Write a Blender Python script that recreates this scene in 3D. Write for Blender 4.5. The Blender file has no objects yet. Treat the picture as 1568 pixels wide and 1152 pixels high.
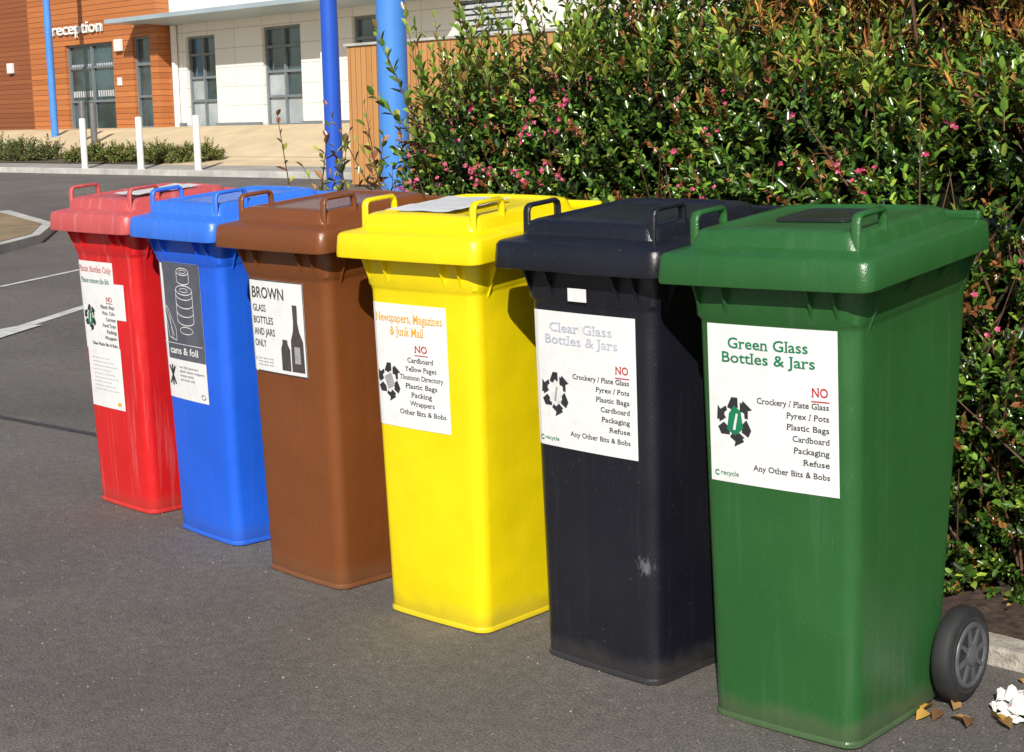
import bpy, bmesh, math, random
import numpy as np
from mathutils import Vector, Matrix
random.seed(7); rng=np.random.default_rng(7)
scn=bpy.context.scene
scn.view_settings.view_transform='Standard'; scn.view_settings.look='None'; scn.view_settings.exposure=0
COL=scn.collection

# ------------------------------------------------------------ materials
def newmat(name):
    m=bpy.data.materials.new(name); m.use_nodes=True
    nt=m.node_tree; b=nt.nodes['Principled BSDF']
    return m,nt,b
def N(nt,t,**k):
    n=nt.nodes.new(t)
    for a,v in k.items():
        if a in n.inputs.keys(): n.inputs[a].default_value=v
        else: setattr(n,a,v)
    return n
def ramp(nt,src,stops):
    r=nt.nodes.new('ShaderNodeValToRGB'); e=r.color_ramp.elements
    while len(e)<len(stops): e.new(.5)
    for i,(p,c) in enumerate(stops):
        e[i].position=p; e[i].color=(*c,1) if len(c)==3 else c
    nt.links.new(src,r.inputs[0]); return r
def mix(nt,fac,a,b,mode='MIX'):
    m=nt.nodes.new('ShaderNodeMix'); m.data_type='RGBA'; m.blend_type=mode
    for s,v in ((m.inputs[0],fac),(m.inputs[6],a),(m.inputs[7],b)):
        if isinstance(v,bpy.types.NodeSocket): nt.links.new(v,s)
        elif isinstance(v,(int,float)): s.default_value=v
        else: s.default_value=(*v,1)
    return m.outputs[2]
def math_(nt,op,a,b=0.,c=None):
    m=nt.nodes.new('ShaderNodeMath'); m.operation=op
    for s,v in zip(m.inputs,(a,b,c)):
        if v is None: continue
        if isinstance(v,bpy.types.NodeSocket): nt.links.new(v,s)
        else: s.default_value=v
    return m.outputs[0]
def obj_coord(nt,scale=(1,1,1),loc=(0,0,0)):
    t=nt.nodes.new('ShaderNodeTexCoord'); mp=nt.nodes.new('ShaderNodeMapping')
    mp.inputs['Scale'].default_value=scale; mp.inputs['Location'].default_value=loc
    nt.links.new(t.outputs['Object'],mp.inputs['Vector']); return mp.outputs['Vector']
def noise(nt,vec,scale,detail=4,rough=.55):
    n=N(nt,'ShaderNodeTexNoise'); n.inputs['Scale'].default_value=scale; n.inputs['Detail'].default_value=detail
    n.inputs['Roughness'].default_value=rough
    nt.links.new(vec,n.inputs['Vector']); return n.outputs['Fac']
def bump(nt,b,h,strength,dist):
    n=nt.nodes.new('ShaderNodeBump'); n.inputs['Strength'].default_value=strength; n.inputs['Distance'].default_value=dist
    nt.links.new(h,n.inputs['Height']); nt.links.new(n.outputs[0],b.inputs['Normal'])
def simple(name,col,rough=.5,var=.12,sc=8,metal=0,bmp=0.,spec=.5):
    m,nt,b=newmat(name); v=obj_coord(nt); n=noise(nt,v,sc,3)
    d=tuple(c*(1-var) for c in col); l=tuple(min(1,c*(1+var)) for c in col)
    r=ramp(nt,n,[(.3,d),(.7,l)]); nt.links.new(r.outputs[0],b.inputs['Base Color'])
    b.inputs['Roughness'].default_value=rough; b.inputs['Metallic'].default_value=metal
    b.inputs['Specular IOR Level'].default_value=spec
    if bmp: bump(nt,b,noise(nt,v,sc*6,3),bmp,.01)
    return m
def plastic(name,col,dirt=(.16,.13,.10),chalk=.12,rough=.25,scuff=False,seed=0.,dirtamt=.3):
    m,nt,b=newmat(name); v=obj_coord(nt,loc=(seed,seed*.7,0))
    n1=noise(nt,v,3,4); base=mix(nt,ramp(nt,n1,[(.3,(0,0,0)),(.75,(1,1,1))]).outputs[0],tuple(c*.88 for c in col),tuple(min(1,c*1.06+.002) for c in col))
    vs=obj_coord(nt,(26,26,1.2),(seed,0,seed)); n2=noise(nt,vs,1.5,4,.6)
    st=ramp(nt,n2,[(.55,(0,0,0)),(.8,(chalk,)*3)]).outputs[0]
    base=mix(nt,st,base,tuple(min(1,c*.6+.3) for c in col))
    vw=obj_coord(nt,(60,60,9),(0,seed,0)); n3=noise(nt,vw,2.2,5,.7)
    sc=ramp(nt,n3,[(.69,(0,0,0)),(.74,(.4,)*3)]).outputs[0]
    base=mix(nt,sc,base,tuple(min(1,c*.5+.28) for c in col))
    t=nt.nodes.new('ShaderNodeTexCoord'); sp=nt.nodes.new('ShaderNodeSeparateXYZ'); nt.links.new(t.outputs['Object'],sp.inputs[0])
    z=sp.outputs[2]
    zz=math_(nt,'ADD',z,math_(nt,'MULTIPLY',noise(nt,v,16,3,.7),-.07))
    dz=ramp(nt,zz,[(0.0,(dirtamt,)*3),(.035,(0,0,0))]).outputs[0]
    base=mix(nt,dz,base,dirt)
    spk=ramp(nt,noise(nt,v,95,2,.5),[(.70,(0,0,0)),(.75,(.3,)*3)]).outputs[0]
    base=mix(nt,spk,base,dirt)
    if scuff:
        dx=math_(nt,'MULTIPLY',math_(nt,'SUBTRACT',sp.outputs[0],.150),1.1); dzz=math_(nt,'SUBTRACT',z,.285)
        d=math_(nt,'SQRT',math_(nt,'ADD',math_(nt,'MULTIPLY',dx,dx),math_(nt,'MULTIPLY',dzz,dzz)))
        mk=ramp(nt,d,[(.005,(1,1,1)),(.085,(0,0,0))]).outputs[0]
        vv=nt.nodes.new('ShaderNodeMapping'); vv.inputs['Rotation'].default_value=(.3,.7,.4); vv.inputs['Scale'].default_value=(70,50,22)
        nt.links.new(t.outputs['Object'],vv.inputs[0])
        n4=noise(nt,vv.outputs[0],1.5,9,.85)
        sm=ramp(nt,math_(nt,'MULTIPLY',n4,mk),[(.40,(0,0,0)),(.50,(.32,)*3)]).outputs[0]
        base=mix(nt,sm,base,(.38,.38,.40))
    nt.links.new(base,b.inputs['Base Color'])
    rr=ramp(nt,n1,[(.3,(rough-.04,)*3),(.7,(rough+.10,)*3)]).outputs[0]
    nt.links.new(rr,b.inputs['Roughness'])
    b.inputs['Specular IOR Level'].default_value=.6
    h=math_(nt,'ADD',noise(nt,v,350,1),math_(nt,'MULTIPLY',noise(nt,v,5,2),9.))
    bump(nt,b,h,.38,.002)
    return m

M={}
M['green']=plastic('green_plastic',(.024,.115,.028),seed=1,chalk=.08)
M['black']=plastic('navy_black_plastic',(.0095,.0103,.0175),scuff=True,chalk=.03,rough=.28,seed=2,dirt=(.10,.09,.08),dirtamt=.25)
M['yellow']=plastic('yellow_plastic',(.90,.71,.003),dirt=(.45,.34,.05),chalk=.02,seed=3)
M['brown']=plastic('brown_plastic',(.200,.062,.017),chalk=.04,seed=4,dirt=(.2,.11,.06))
M['blue']=plastic('blue_plastic',(.016,.125,.78),chalk=.05,dirt=(.05,.12,.4),seed=5)
M['bluelid']=plastic('blue_lid_sheen_plastic',(.040,.19,.82),chalk=.18,dirt=(.05,.12,.4),seed=8)  # lid reflection painted into the colour: paler blue base, stronger pale streaks
M['red']=plastic('red_plastic',(.68,.015,.017),chalk=.40,dirt=(.4,.08,.06),seed=6)
M['redlid']=plastic('faded_red_plastic',(.56,.095,.095),chalk=.60,dirt=(.4,.14,.12),seed=7,rough=.3)
M['rubber']=simple('rubber',(.020,.020,.022),.7,.3,20)
M['hub']=simple('hub_plastic',(.085,.088,.098),.4,.25,20)
M['hubd']=simple('hub_dark_plastic',(.03,.03,.034),.5,.25,20)
M['dark']=simple('dark_flap_plastic',(.02,.024,.024),.3,.2,8)
def paper(name,col=(.82,.82,.83)):
    m,nt,b=newmat(name); v=obj_coord(nt)
    n=noise(nt,v,18,4,.6); r=ramp(nt,n,[(.25,tuple(c*.90 for c in col)),(.5,col)])
    n2=ramp(nt,noise(nt,v,60,3,.6),[(.69,(0,0,0)),(.74,(.35,)*3)]).outputs[0]
    nt.links.new(mix(nt,n2,r.outputs[0],(.42,.38,.33)),b.inputs['Base Color'])
    b.inputs['Roughness'].default_value=.35
    bump(nt,b,noise(nt,v,14,2),.25,.004)
    return m
M['paper']=paper('label_vinyl')
M['slate']=simple('label_slate',(.10,.105,.135),.4,.15,20)
def ink(name,c): return simple(name,c,.5,.15,60)
M['ik']=ink('ink_black',(.03,.03,.035)); M['ig']=ink('ink_green',(.01,.20,.09)); M['ir']=ink('ink_red',(.45,.02,.03))
M['io']=ink('ink_orange',(.80,.42,.05)); M['il']=ink('ink_faded_blue',(.50,.53,.63)); M['iw']=ink('ink_white',(.75,.75,.76))
M['ib']=ink('ink_brown_grey',(.07,.06,.06)); M['igr']=ink('ink_grey',(.35,.35,.37)); M['ird']=ink('ink_faded_red',(.6,.12,.12))

def asphalt():
    m,nt,b=newmat('asphalt'); v=obj_coord(nt)
    big=ramp(nt,noise(nt,v,.6,6,.65),[(.3,(.122,.110,.102)),(.7,(.200,.182,.170))]).outputs[0]
    fine=ramp(nt,noise(nt,v,170,2,.6),[(.3,(.5,)*3),(.7,(1.4,)*3)]).outputs[0]
    c=mix(nt,1.,big,fine,'MULTIPLY')
    mid=ramp(nt,noise(nt,v,30,3,.65),[(.3,(.80,)*3),(.7,(1.16,)*3)]).outputs[0]
    c=mix(nt,1.,c,mid,'MULTIPLY')
    vo=N(nt,'ShaderNodeTexVoronoi'); vo.inputs['Scale'].default_value=95; nt.links.new(v,vo.inputs['Vector'])
    sp=nt.nodes.new('ShaderNodeSeparateColor'); nt.links.new(vo.outputs['Color'],sp.inputs[0])
    near=math_(nt,'LESS_THAN',vo.outputs['Distance'],.24); pick=math_(nt,'GREATER_THAN',sp.outputs[0],.972)
    c=mix(nt,math_(nt,'MULTIPLY',near,pick),c,(.38,.35,.32))
    st=ramp(nt,noise(nt,v,2.3,4,.6),[(.58,(0,0,0)),(.75,(.5,)*3)]).outputs[0]
    c=mix(nt,st,c,(.23,.198,.168))
    nt.links.new(c,b.inputs['Base Color'])
    b.inputs['Roughness'].default_value=.85; b.inputs['Specular IOR Level'].default_value=.35
    h=math_(nt,'ADD',noise(nt,v,150,3,.7),math_(nt,'MULTIPLY',noise(nt,v,3,2),2.))
    bump(nt,b,h,.9,.006)
    return m
M['asphalt']=asphalt()
M['seam']=simple('tar_seam',(.05,.048,.05),.6,.4,30)
M['rpaint']=simple('road_paint',(.60,.60,.59),.7,.25,12,bmp=.4)
M['concrete']=simple('kerb_concrete',(.42,.38,.33),.9,.35,24,bmp=.6)
M['kerb2']=simple('pale_kerb',(.50,.49,.46),.9,.2,3)
M['ochre']=simple('ochre_paving',(.66,.52,.33),.9,.12,1.2)
M['ochred']=simple('ochre_brown_paving',(.26,.19,.11),.9,.25,3)
M['greypave']=simple('grey_paving',(.33,.31,.29),.9,.2,1.5)
M['soil']=simple('soil_mulch',(.085,.053,.040),.95,.6,40,bmp=1.)
M['bedsoil']=simple('bed_soil',(.10,.08,.05),.95,.5,6,bmp=1.)
M['polel']=simple('light_blue_paint',(.075,.26,.72),.35,.1,3)
M['poled']=simple('dark_blue_paint',(.022,.10,.55),.35,.1,3)
M['white']=simple('white_paint',(.78,.78,.77),.5,.06,4)
M['bgrey']=simple('grey_bollard_paint',(.13,.135,.15),.5,.2,5)
M['canopy']=simple('canopy_grey_blue',(.36,.44,.50),.4,.1,1)
M['frame']=simple('window_frame_grey',(.17,.20,.22),.4,.1,3)
M['framew']=simple('pale_window_frame',(.5,.53,.55),.4,.1,3)
M['blind']=simple('window_blind',(.36,.40,.42),.6,.2,2)
M['sign']=simple('sign_white',(.82,.82,.80),.4,.05,3)
m,nt,b=newmat('glass_dark'); b.inputs['Roughness'].default_value=.04
v=obj_coord(nt); r=ramp(nt,noise(nt,v,.9,3),[(.4,(.015,.032,.035)),(.62,(.07,.12,.14))]); nt.links.new(r.outputs[0],b.inputs['Base Color'])
b.inputs['Specular IOR Level'].default_value=1.; b.inputs['IOR'].default_value=1.8; M['glass']=m
m,nt,b=newmat('white_panels'); t=nt.nodes.new('ShaderNodeTexCoord'); sp=nt.nodes.new('ShaderNodeSeparateXYZ'); cb=nt.nodes.new('ShaderNodeCombineXYZ')
nt.links.new(t.outputs['Object'],sp.inputs[0]); nt.links.new(sp.outputs[0],cb.inputs[0]); nt.links.new(sp.outputs[2],cb.inputs[1])
br=nt.nodes.new('ShaderNodeTexBrick'); br.offset=0.; br.inputs['Scale'].default_value=1.; br.inputs['Brick Width'].default_value=1.1; br.inputs['Row Height'].default_value=.45
br.inputs['Mortar Size'].default_value=.010; br.inputs['Color1'].default_value=(.80,.79,.76,1); br.inputs['Color2'].default_value=(.77,.76,.74,1); br.inputs['Mortar'].default_value=(.52,.52,.52,1)
nt.links.new(cb.outputs[0],br.inputs['Vector']); nt.links.new(br.outputs['Color'],b.inputs['Base Color']); b.inputs['Roughness'].default_value=.55; M['panels']=m
def wood(name,c1,c2,vertical=False,w=.14):
    m,nt,b=newmat(name); t=nt.nodes.new('ShaderNodeTexCoord'); sp=nt.nodes.new('ShaderNodeSeparateXYZ'); nt.links.new(t.outputs['Object'],sp.inputs[0])
    ax=sp.outputs[0] if vertical else sp.outputs[2]
    q=math_(nt,'DIVIDE',ax,w); idx=math_(nt,'FLOOR',q); fr=math_(nt,'FRACT',q)
    wn=nt.nodes.new('ShaderNodeTexWhiteNoise'); wn.noise_dimensions='1D'; nt.links.new(idx,wn.inputs['W'])
    v=obj_coord(nt,(9,9,.8) if vertical else (.8,.8,12)); g=noise(nt,v,2,4)
    f=math_(nt,'ADD',math_(nt,'MULTIPLY',wn.outputs[0],.5),math_(nt,'MULTIPLY',g,.5))
    c=mix(nt,f,c1,c2); j=math_(nt,'LESS_THAN',fr,.09)
    nt.links.new(mix(nt,j,c,tuple(k*.3 for k in c1)),b.inputs['Base Color']); b.inputs['Roughness'].default_value=.6
    return m
M['wood']=wood('orange_timber_cladding',(.36,.11,.032),(.60,.22,.07))
M['wood2']=wood('brown_timber_cladding',(.22,.065,.025),(.33,.11,.04))
M['fence']=wood('fence_timber',(.46,.21,.07),(.64,.33,.12),True,.12)
def leafmat(name,rough=.32,spec=.5):
    m,nt,b=newmat(name); a=nt.nodes.new('ShaderNodeAttribute'); a.attribute_name='Col'
    nt.links.new(a.outputs['Color'],b.inputs['Base Color']); b.inputs['Roughness'].default_value=rough
    b.inputs['Specular IOR Level'].default_value=spec
    return m
M['leaf']=leafmat('glossy_leaves',.26,.65); M['leafm']=leafmat('matt_leaves',.6,.3); M['petal']=leafmat('petals',.6,.3)
M['twig']=simple('twig_bark',(.13,.065,.04),.8,.4,30)
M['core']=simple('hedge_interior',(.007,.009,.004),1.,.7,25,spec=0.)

# ------------------------------------------------------------ mesh helpers
def empty(name,loc=(0,0,0),rot=(0,0,0)):
    e=bpy.data.objects.new(name,None); e.location=loc; e.rotation_euler=rot; e.empty_display_size=.2; COL.objects.link(e); return e
def mesh(name,vs,fs,mat,parent=None,smooth=False,bevel=0):
    me=bpy.data.meshes.new(name); me.from_pydata([tuple(map(float,v)) for v in vs],[],fs); me.update()
    o=bpy.data.objects.new(name,me); COL.objects.link(o)
    me.materials.append(mat)
    if smooth:
        for p in me.polygons: p.use_smooth=True
    if parent: o.parent=parent
    if bevel:
        b=o.modifiers.new('b','BEVEL'); b.width=bevel; b.segments=2; b.limit_method='ANGLE'
    return o
def boxv(x0,x1,y0,y1,z0,z1):
    return [(x0,y0,z0),(x1,y0,z0),(x1,y1,z0),(x0,y1,z0),(x0,y0,z1),(x1,y0,z1),(x1,y1,z1),(x0,y1,z1)]
BF=[(0,3,2,1),(4,5,6,7),(0,1,5,4),(1,2,6,5),(2,3,7,6),(3,0,4,7)]
def boxes(name,bs,mat,parent=None,bevel=0):
    vs=[];fs=[]
    for b in bs:
        k=len(vs); vs+=boxv(*b); fs+=[tuple(i+k for i in f) for f in BF]
    return mesh(name,vs,fs,mat,parent,False,bevel)
def lathe(name,prof,mat,parent=None,seg=24,axis='Z',loc=(0,0,0)):
    vs=[];fs=[]
    for r,h in prof:
        for i in range(seg):
            a=2*math.pi*i/seg; p=(r*math.cos(a),r*math.sin(a),h)
            if axis=='X': p=(h,r*math.cos(a),r*math.sin(a))
            vs.append((p[0]+loc[0],p[1]+loc[1],p[2]+loc[2]))
    n=len(prof)
    for j in range(n-1):
        for i in range(seg):
            fs.append((j*seg+i,j*seg+(i+1)%seg,(j+1)*seg+(i+1)%seg,(j+1)*seg+i))
    fs.append(tuple(range(seg))[::-1]); fs.append(tuple((n-1)*seg+i for i in range(seg)))
    o=mesh(name,vs,fs,mat,parent); 
    for p in o.data.polygons: p.use_smooth=len(p.vertices)==4
    try: o.data.set_sharp_from_angle(angle=math.radians(40))
    except Exception: pass
    return o
def tube(name,pts,r,mat,parent=None,seg=8,cyc=False):
    cu=bpy.data.curves.new(name,'CURVE'); cu.dimensions='3D'; sp=cu.splines.new('POLY'); sp.points.add(len(pts)-1)
    for p,q in zip(sp.points,pts): p.co=(*q,1)
    cu.bevel_depth=r; cu.bevel_resolution=2; cu.use_fill_caps=True
    o=bpy.data.objects.new('t',cu); COL.objects.link(o); dg=bpy.context.evaluated_depsgraph_get()
    me=bpy.data.meshes.new_from_object(o.evaluated_get(dg)); bpy.data.objects.remove(o)
    for p in me.polygons: p.use_smooth=True
    me.materials.clear(); me.materials.append(mat); o=bpy.data.objects.new(name,me); COL.objects.link(o)
    if parent: o.parent=parent
    return o
_tc={}
def text_geo(s,bold=0.):
    if (s,bold) in _tc: return _tc[(s,bold)]
    cu=bpy.data.curves.new('t','FONT'); cu.body=s; cu.size=1.; cu.resolution_u=3; cu.offset=bold
    o=bpy.data.objects.new('t',cu); COL.objects.link(o); dg=bpy.context.evaluated_depsgraph_get()
    me=bpy.data.meshes.new_from_object(o.evaluated_get(dg)); bpy.data.objects.remove(o)
    v=np.array([x.co[:2] for x in me.vertices]) if len(me.vertices) else np.zeros((0,2))
    f=[tuple(p.vertices) for p in me.polygons]
    _tc[(s,bold)]=(v,f); return v,f
def height_of(ch):
    v,_=text_geo(ch,0.); return float(v[:,1].max())
HC,HX,HL=height_of('H'),height_of('x'),height_of('l')
_sc={}
def serifs(s,bold):
    if (s,bold) in _sc: return _sc[(s,bold)]
    v,f=text_geo(s,bold); cnt={}
    for g in f:
        for a,b in zip(g,g[1:]+g[:1]):
            k=(min(a,b),max(a,b)); cnt[k]=cnt.get(k,0)+1
    key=[(round(float(x),4),round(float(y),4)) for x,y in v]; c2={}
    for (a,b),n in cnt.items():
        k=tuple(sorted((key[a],key[b]))); c2[k]=c2.get(k,0)+n
    E=[k for k,n in c2.items() if n==1]
    def scan(y):
        xs=[]
        for (x0,y0),(x1,y1) in E:
            if (y0<=y)!=(y1<=y): xs.append(x0+(x1-x0)*(y-y0)/(y1-y0))
        xs.sort(); return [(xs[i],xs[i+1]) for i in range(0,len(xs)-1,2)]
    R=[]
    for yb_,d in ((0.,1),(HC,-1),(HX,-1),(HL,-1)):
        base=yb_-d*bold
        A=scan(base+d*.02+d*.0001); B=scan(base+d*.085); Z=scan(base-d*.03)
        for a0,a1 in A:
            if not(.03<a1-a0<.22): continue
            if not any(abs(a0-b0)<.022 and abs(a1-b1)<.022 for b0,b1 in B): continue
            if any(z0<a1 and z1>a0 for z0,z1 in Z): continue
            y0=base; y1=base+d*.045; ex=.065
            R.append((a0-ex,a1+(ex if d>0 or yb_==HC else 0.0),min(y0,y1),max(y0,y1)))
    out=[]
    for r_ in R:
        if not any(abs(r_[0]-q[0])<.02 and abs(r_[2]-q[2])<.03 for q in out): out.append(r_)
    _sc[(s,bold)]=out; return out

# ------------------------------------------------------------ terrain
def tz(Y):
    return float(np.interp(Y,[-50,1.5,13.2,14.0,15.0,17.6,19,400],[0,0,.42,.50,.60,1.22,1.27,1.27]))
ys=[-60,-20,-5,0,1.5,4,7,10,13.2,14,15,17.6,19,40,400]; xs=[-400,-60,-20,-5,0,5,40,300]
vs=[(x,y,tz(y)) for y in ys for x in xs]; nx=len(xs)
fs=[(j*nx+i,j*nx+i+1,(j+1)*nx+i+1,(j+1)*nx+i) for j in range(len(ys)-1) for i in range(nx-1)]
mesh('ground',vs,fs,M['asphalt'])
def sheet(name,x0,x1,y0,y1,dz,mat,parent=None,nonplan=None):
    yy=[y0]+[y for y in ys if y0<y<y1]+[y1]
    vs=[];fs=[]
    for y in yy: vs+=[(x0,y,tz(y)+dz),(x1,y,tz(y)+dz)]
    for i in range(len(yy)-1): fs.append((2*i,2*i+1,2*i+3,2*i+2))
    return mesh(name,vs,fs,mat,parent)
def poly(name,pts,dz,mat,h=0,par=None):
    vs=[(x,y,tz(y)+dz) for x,y in pts]; n=len(pts); fs=[tuple(range(n))]
    if h:
        vs+=[(x,y,tz(y)+dz-h) for x,y in pts]; fs+=[(i,i+n,(i+1)%n+n,(i+1)%n) for i in range(n)]
    return mesh(name,vs,fs,mat,par)
def strip(name,p,q,w,dz,mat):
    p=np.array(p);q=np.array(q);d=(q-p)/np.linalg.norm(q-p);n=np.array([-d[1],d[0]])*w/2
    return poly(name,[tuple(p-n),tuple(q-n),tuple(q+n),tuple(p+n)],dz,mat)

# ------------------------------------------------------------ bins
R_F=.032
BB=.465; BT=.545
def hw(z): return .1735+(.1905-.1735)*z/.913
def yf(z): return .0888-(.0888-.061)*z/.913
def yb(z): return BB+(BT-BB)*z/.913
BUL=.007
def surf_y(x,z):
    h=hw(z); ax=min(abs(x),h-1e-4); y=yf(z)
    e=h-R_F
    if ax>e: y+=R_F-math.sqrt(max(0,R_F**2-(ax-e)**2))
    return y-BUL*(1-(ax/h)**2)
def section(h,y0,y1,r,nf=14,nc=6,bul=0.):
    P=[]
    for i in range(nf+1):
        P.append((-(h-r)+2*(h-r)*i/nf,y0))
    for i in range(1,nc+1):
        a=-math.pi/2+math.pi/2*i/nc; P.append((h-r+r*math.cos(a),y0+r+r*math.sin(a)))
    for i in range(1,nc+1): P.append((h,y0+r+(y1-y0-2*r)*i/nc))
    for i in range(1,nc+1):
        a=math.pi/2*i/nc; P.append((h-r+r*math.cos(a),y1-r+r*math.sin(a)))
    for i in range(1,nf+1): P.append((h-r-2*(h-r)*i/nf,y1))
    for i in range(1,nc+1):
        a=math.pi/2+math.pi/2*i/nc; P.append((-(h-r)+r*math.cos(a),y1-r+r*math.sin(a)))
    for i in range(1,nc+1): P.append((-h,y1-r-(y1-y0-2*r)*i/nc))
    for i in range(1,nc):
        a=math.pi+math.pi/2*i/nc; P.append((-(h-r)+r*math.cos(a),y0+r+r*math.sin(a)))
    out=[]
    for x,y in P:
        if y<(y0+r+1e-6): 
            y=y-bul*(1-min(1,(abs(x)/h))**2)
        out.append((x,y))
    return out
def loft(name,rings,mat,parent,cap0=True,cap1=True):
    vs=[];fs=[];n=len(rings[0])
    for r in rings: vs+=r
    for j in range(len(rings)-1):
        for i in range(n):
            fs.append((j*n+i,j*n+(i+1)%n,(j+1)*n+(i+1)%n,(j+1)*n+i))
    if cap0: fs.append(tuple(range(n))[::-1])
    if cap1: fs.append(tuple((len(rings)-1)*n+i for i in range(n)))
    o=mesh(name,vs,fs,mat,parent,True)
    try: o.data.set_sharp_from_angle(angle=math.radians(38))
    except Exception: pass
    return o
def decal(name,par,v2,fs,mat,off):
    vs=[(x,surf_y(x,z)-off,z) for x,z in v2]
    return mesh(name,vs,fs,mat,par)
def label_grid(par,x0,x1,z0,z1,mat,off=.0012,name='label',wob=.0):
    nx=24; nz=8; v=[];f=[]
    for j in range(nz+1):
        for i in range(nx+1):
            v.append((x0+(x1-x0)*i/nx,z0+(z1-z0)*j/nz))
    for j in range(nz):
        for i in range(nx):
            a=j*(nx+1)+i; f.append((a,a+1,a+nx+2,a+nx+1))
    return decal(name,par,v,f,mat,off)
class Lab:
    def __init__(s,par,x0,z1,x1,z0):
        s.p=par;s.x0=x0;s.x1=x1;s.z0=z0;s.z1=z1;s.w=x1-x0;s.h=z1-z0
        s.groups={}
    def add(s,v2,fs,mat,off=.0024):
        g=s.groups.setdefault((mat,off),([],[])); k=len(g[0]); g[0].extend(v2); g[1].extend([tuple(i+k for i in f) for f in fs])
    def text(s,t,u,v,hh,mat,align='l',width=None,bold=.008,serif=False):
        vv,f=text_geo(t,bold)
        if not len(vv): return
        sc=hh*s.h/.7; x0=vv[:,0].min(); w=vv[:,0].max()-x0; x=vv[:,0]-x0
        sx=sc*.82 if width is None else width*s.w/w
        W=w*sx; X0=s.x0+u*s.w-(0 if align=='l' else W if align=='r' else W/2)
        s.add([(X0+a*sx,s.z1-v*s.h+b*sc) for a,b in zip(x,vv[:,1])],f,mat)
        if serif:
            for a0,a1,b0,b1 in serifs(t,bold):
                q=[(a0,b0),(a1,b0),(a1,b1),(a0,b1)]
                s.add([(X0+(a-x0)*sx,s.z1-v*s.h+b*sc) for a,b in q],[(0,1,2,3)],mat,.0029)
    def rect(s,u0,v0,u1,v1,mat,off=.0024):
        n=8; X=[s.x0+(u0+(u1-u0)*i/n)*s.w for i in range(n+1)]
        a=s.z1-v0*s.h;b=s.z1-v1*s.h
        s.add([(x,a) for x in X]+[(x,b) for x in X],[(i+n+1,i+n+2,i+1,i) for i in range(n)],mat,off)
    def pol(s,pts,mat,off=.0024):
        s.add([(s.x0+u*s.w,s.z1-v*s.h) for u,v in pts],[tuple(range(len(pts)))],mat,off)
    def line(s,p,q,t,mat,off=.003):
        (a,b),(c,d)=p,q; L=math.hypot((c-a)*s.w,(d-b)*s.h)+1e-9; nx=-(d-b)*s.h/L*t/2; ny=(c-a)*s.w/L*t/2
        s.pol([(a+nx/s.w,b+ny/s.h),(c+nx/s.w,d+ny/s.h),(c-nx/s.w,d-ny/s.h),(a-nx/s.w,b-ny/s.h)],mat,off)
    def recycle(s,u,v,r,mat,fill=None):
        cx=s.x0+u*s.w; cz=s.z1-v*s.h; R=r
        for k in range(3):
            a=math.radians(90+120*k)
            def T(x,z):
                return (cx+(math.cos(a)*x-math.sin(a)*z)*.9, cz+math.sin(a)*x+math.cos(a)*z)
            s.add([T(R*1.02,-R*.20),T(R*1.02,R*.16),T(R*.56,R*.42),T(R*.46,R*.10),T(R*.60,-R*.22)],[(4,3,2,1,0)],mat)
            s.add([T(R*.84,-R*.34),T(R*.50,-R*.32),T(R*.30,-R*.66),T(R*.60,-R*.78)],[(0,3,2,1)],mat)
            s.add([T(R*.62,R*.50),T(R*.44,R*.42),T(R*.24,R*.70),T(R*.44,R*.82)],[(0,1,2,3)],mat)
            s.add([T(R*.62,R*.98),T(R*.08,R*.48),T(-R*.02,R*1.04)],[(0,1,2)],mat)
        if fill:
            s.add([(cx-.40*r,cz-.42*r),(cx+.05*r,cz-.66*r),(cx+.46*r,cz-.3*r),(cx+.34*r,cz+.45*r),(cx+.0*r,cz+.66*r),(cx-.28*r,cz+.3*r)],[(0,1,2,3,4,5)],fill,.0030)
            s.add([(cx-.08*r,cz-.40*r),(cx+.05*r,cz-.42*r),(cx+.2*r,cz+.3*r),(cx+.10*r,cz+.34*r)],[(0,1,2,3)],M['iw'] if fill!=M['iw'] else M['igr'],.0036)
    def done(s):
        for i,((mat,off),(v,f)) in enumerate(s.groups.items()): decal('print_%d'%i,s.p,v,f,mat,off)
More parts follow.
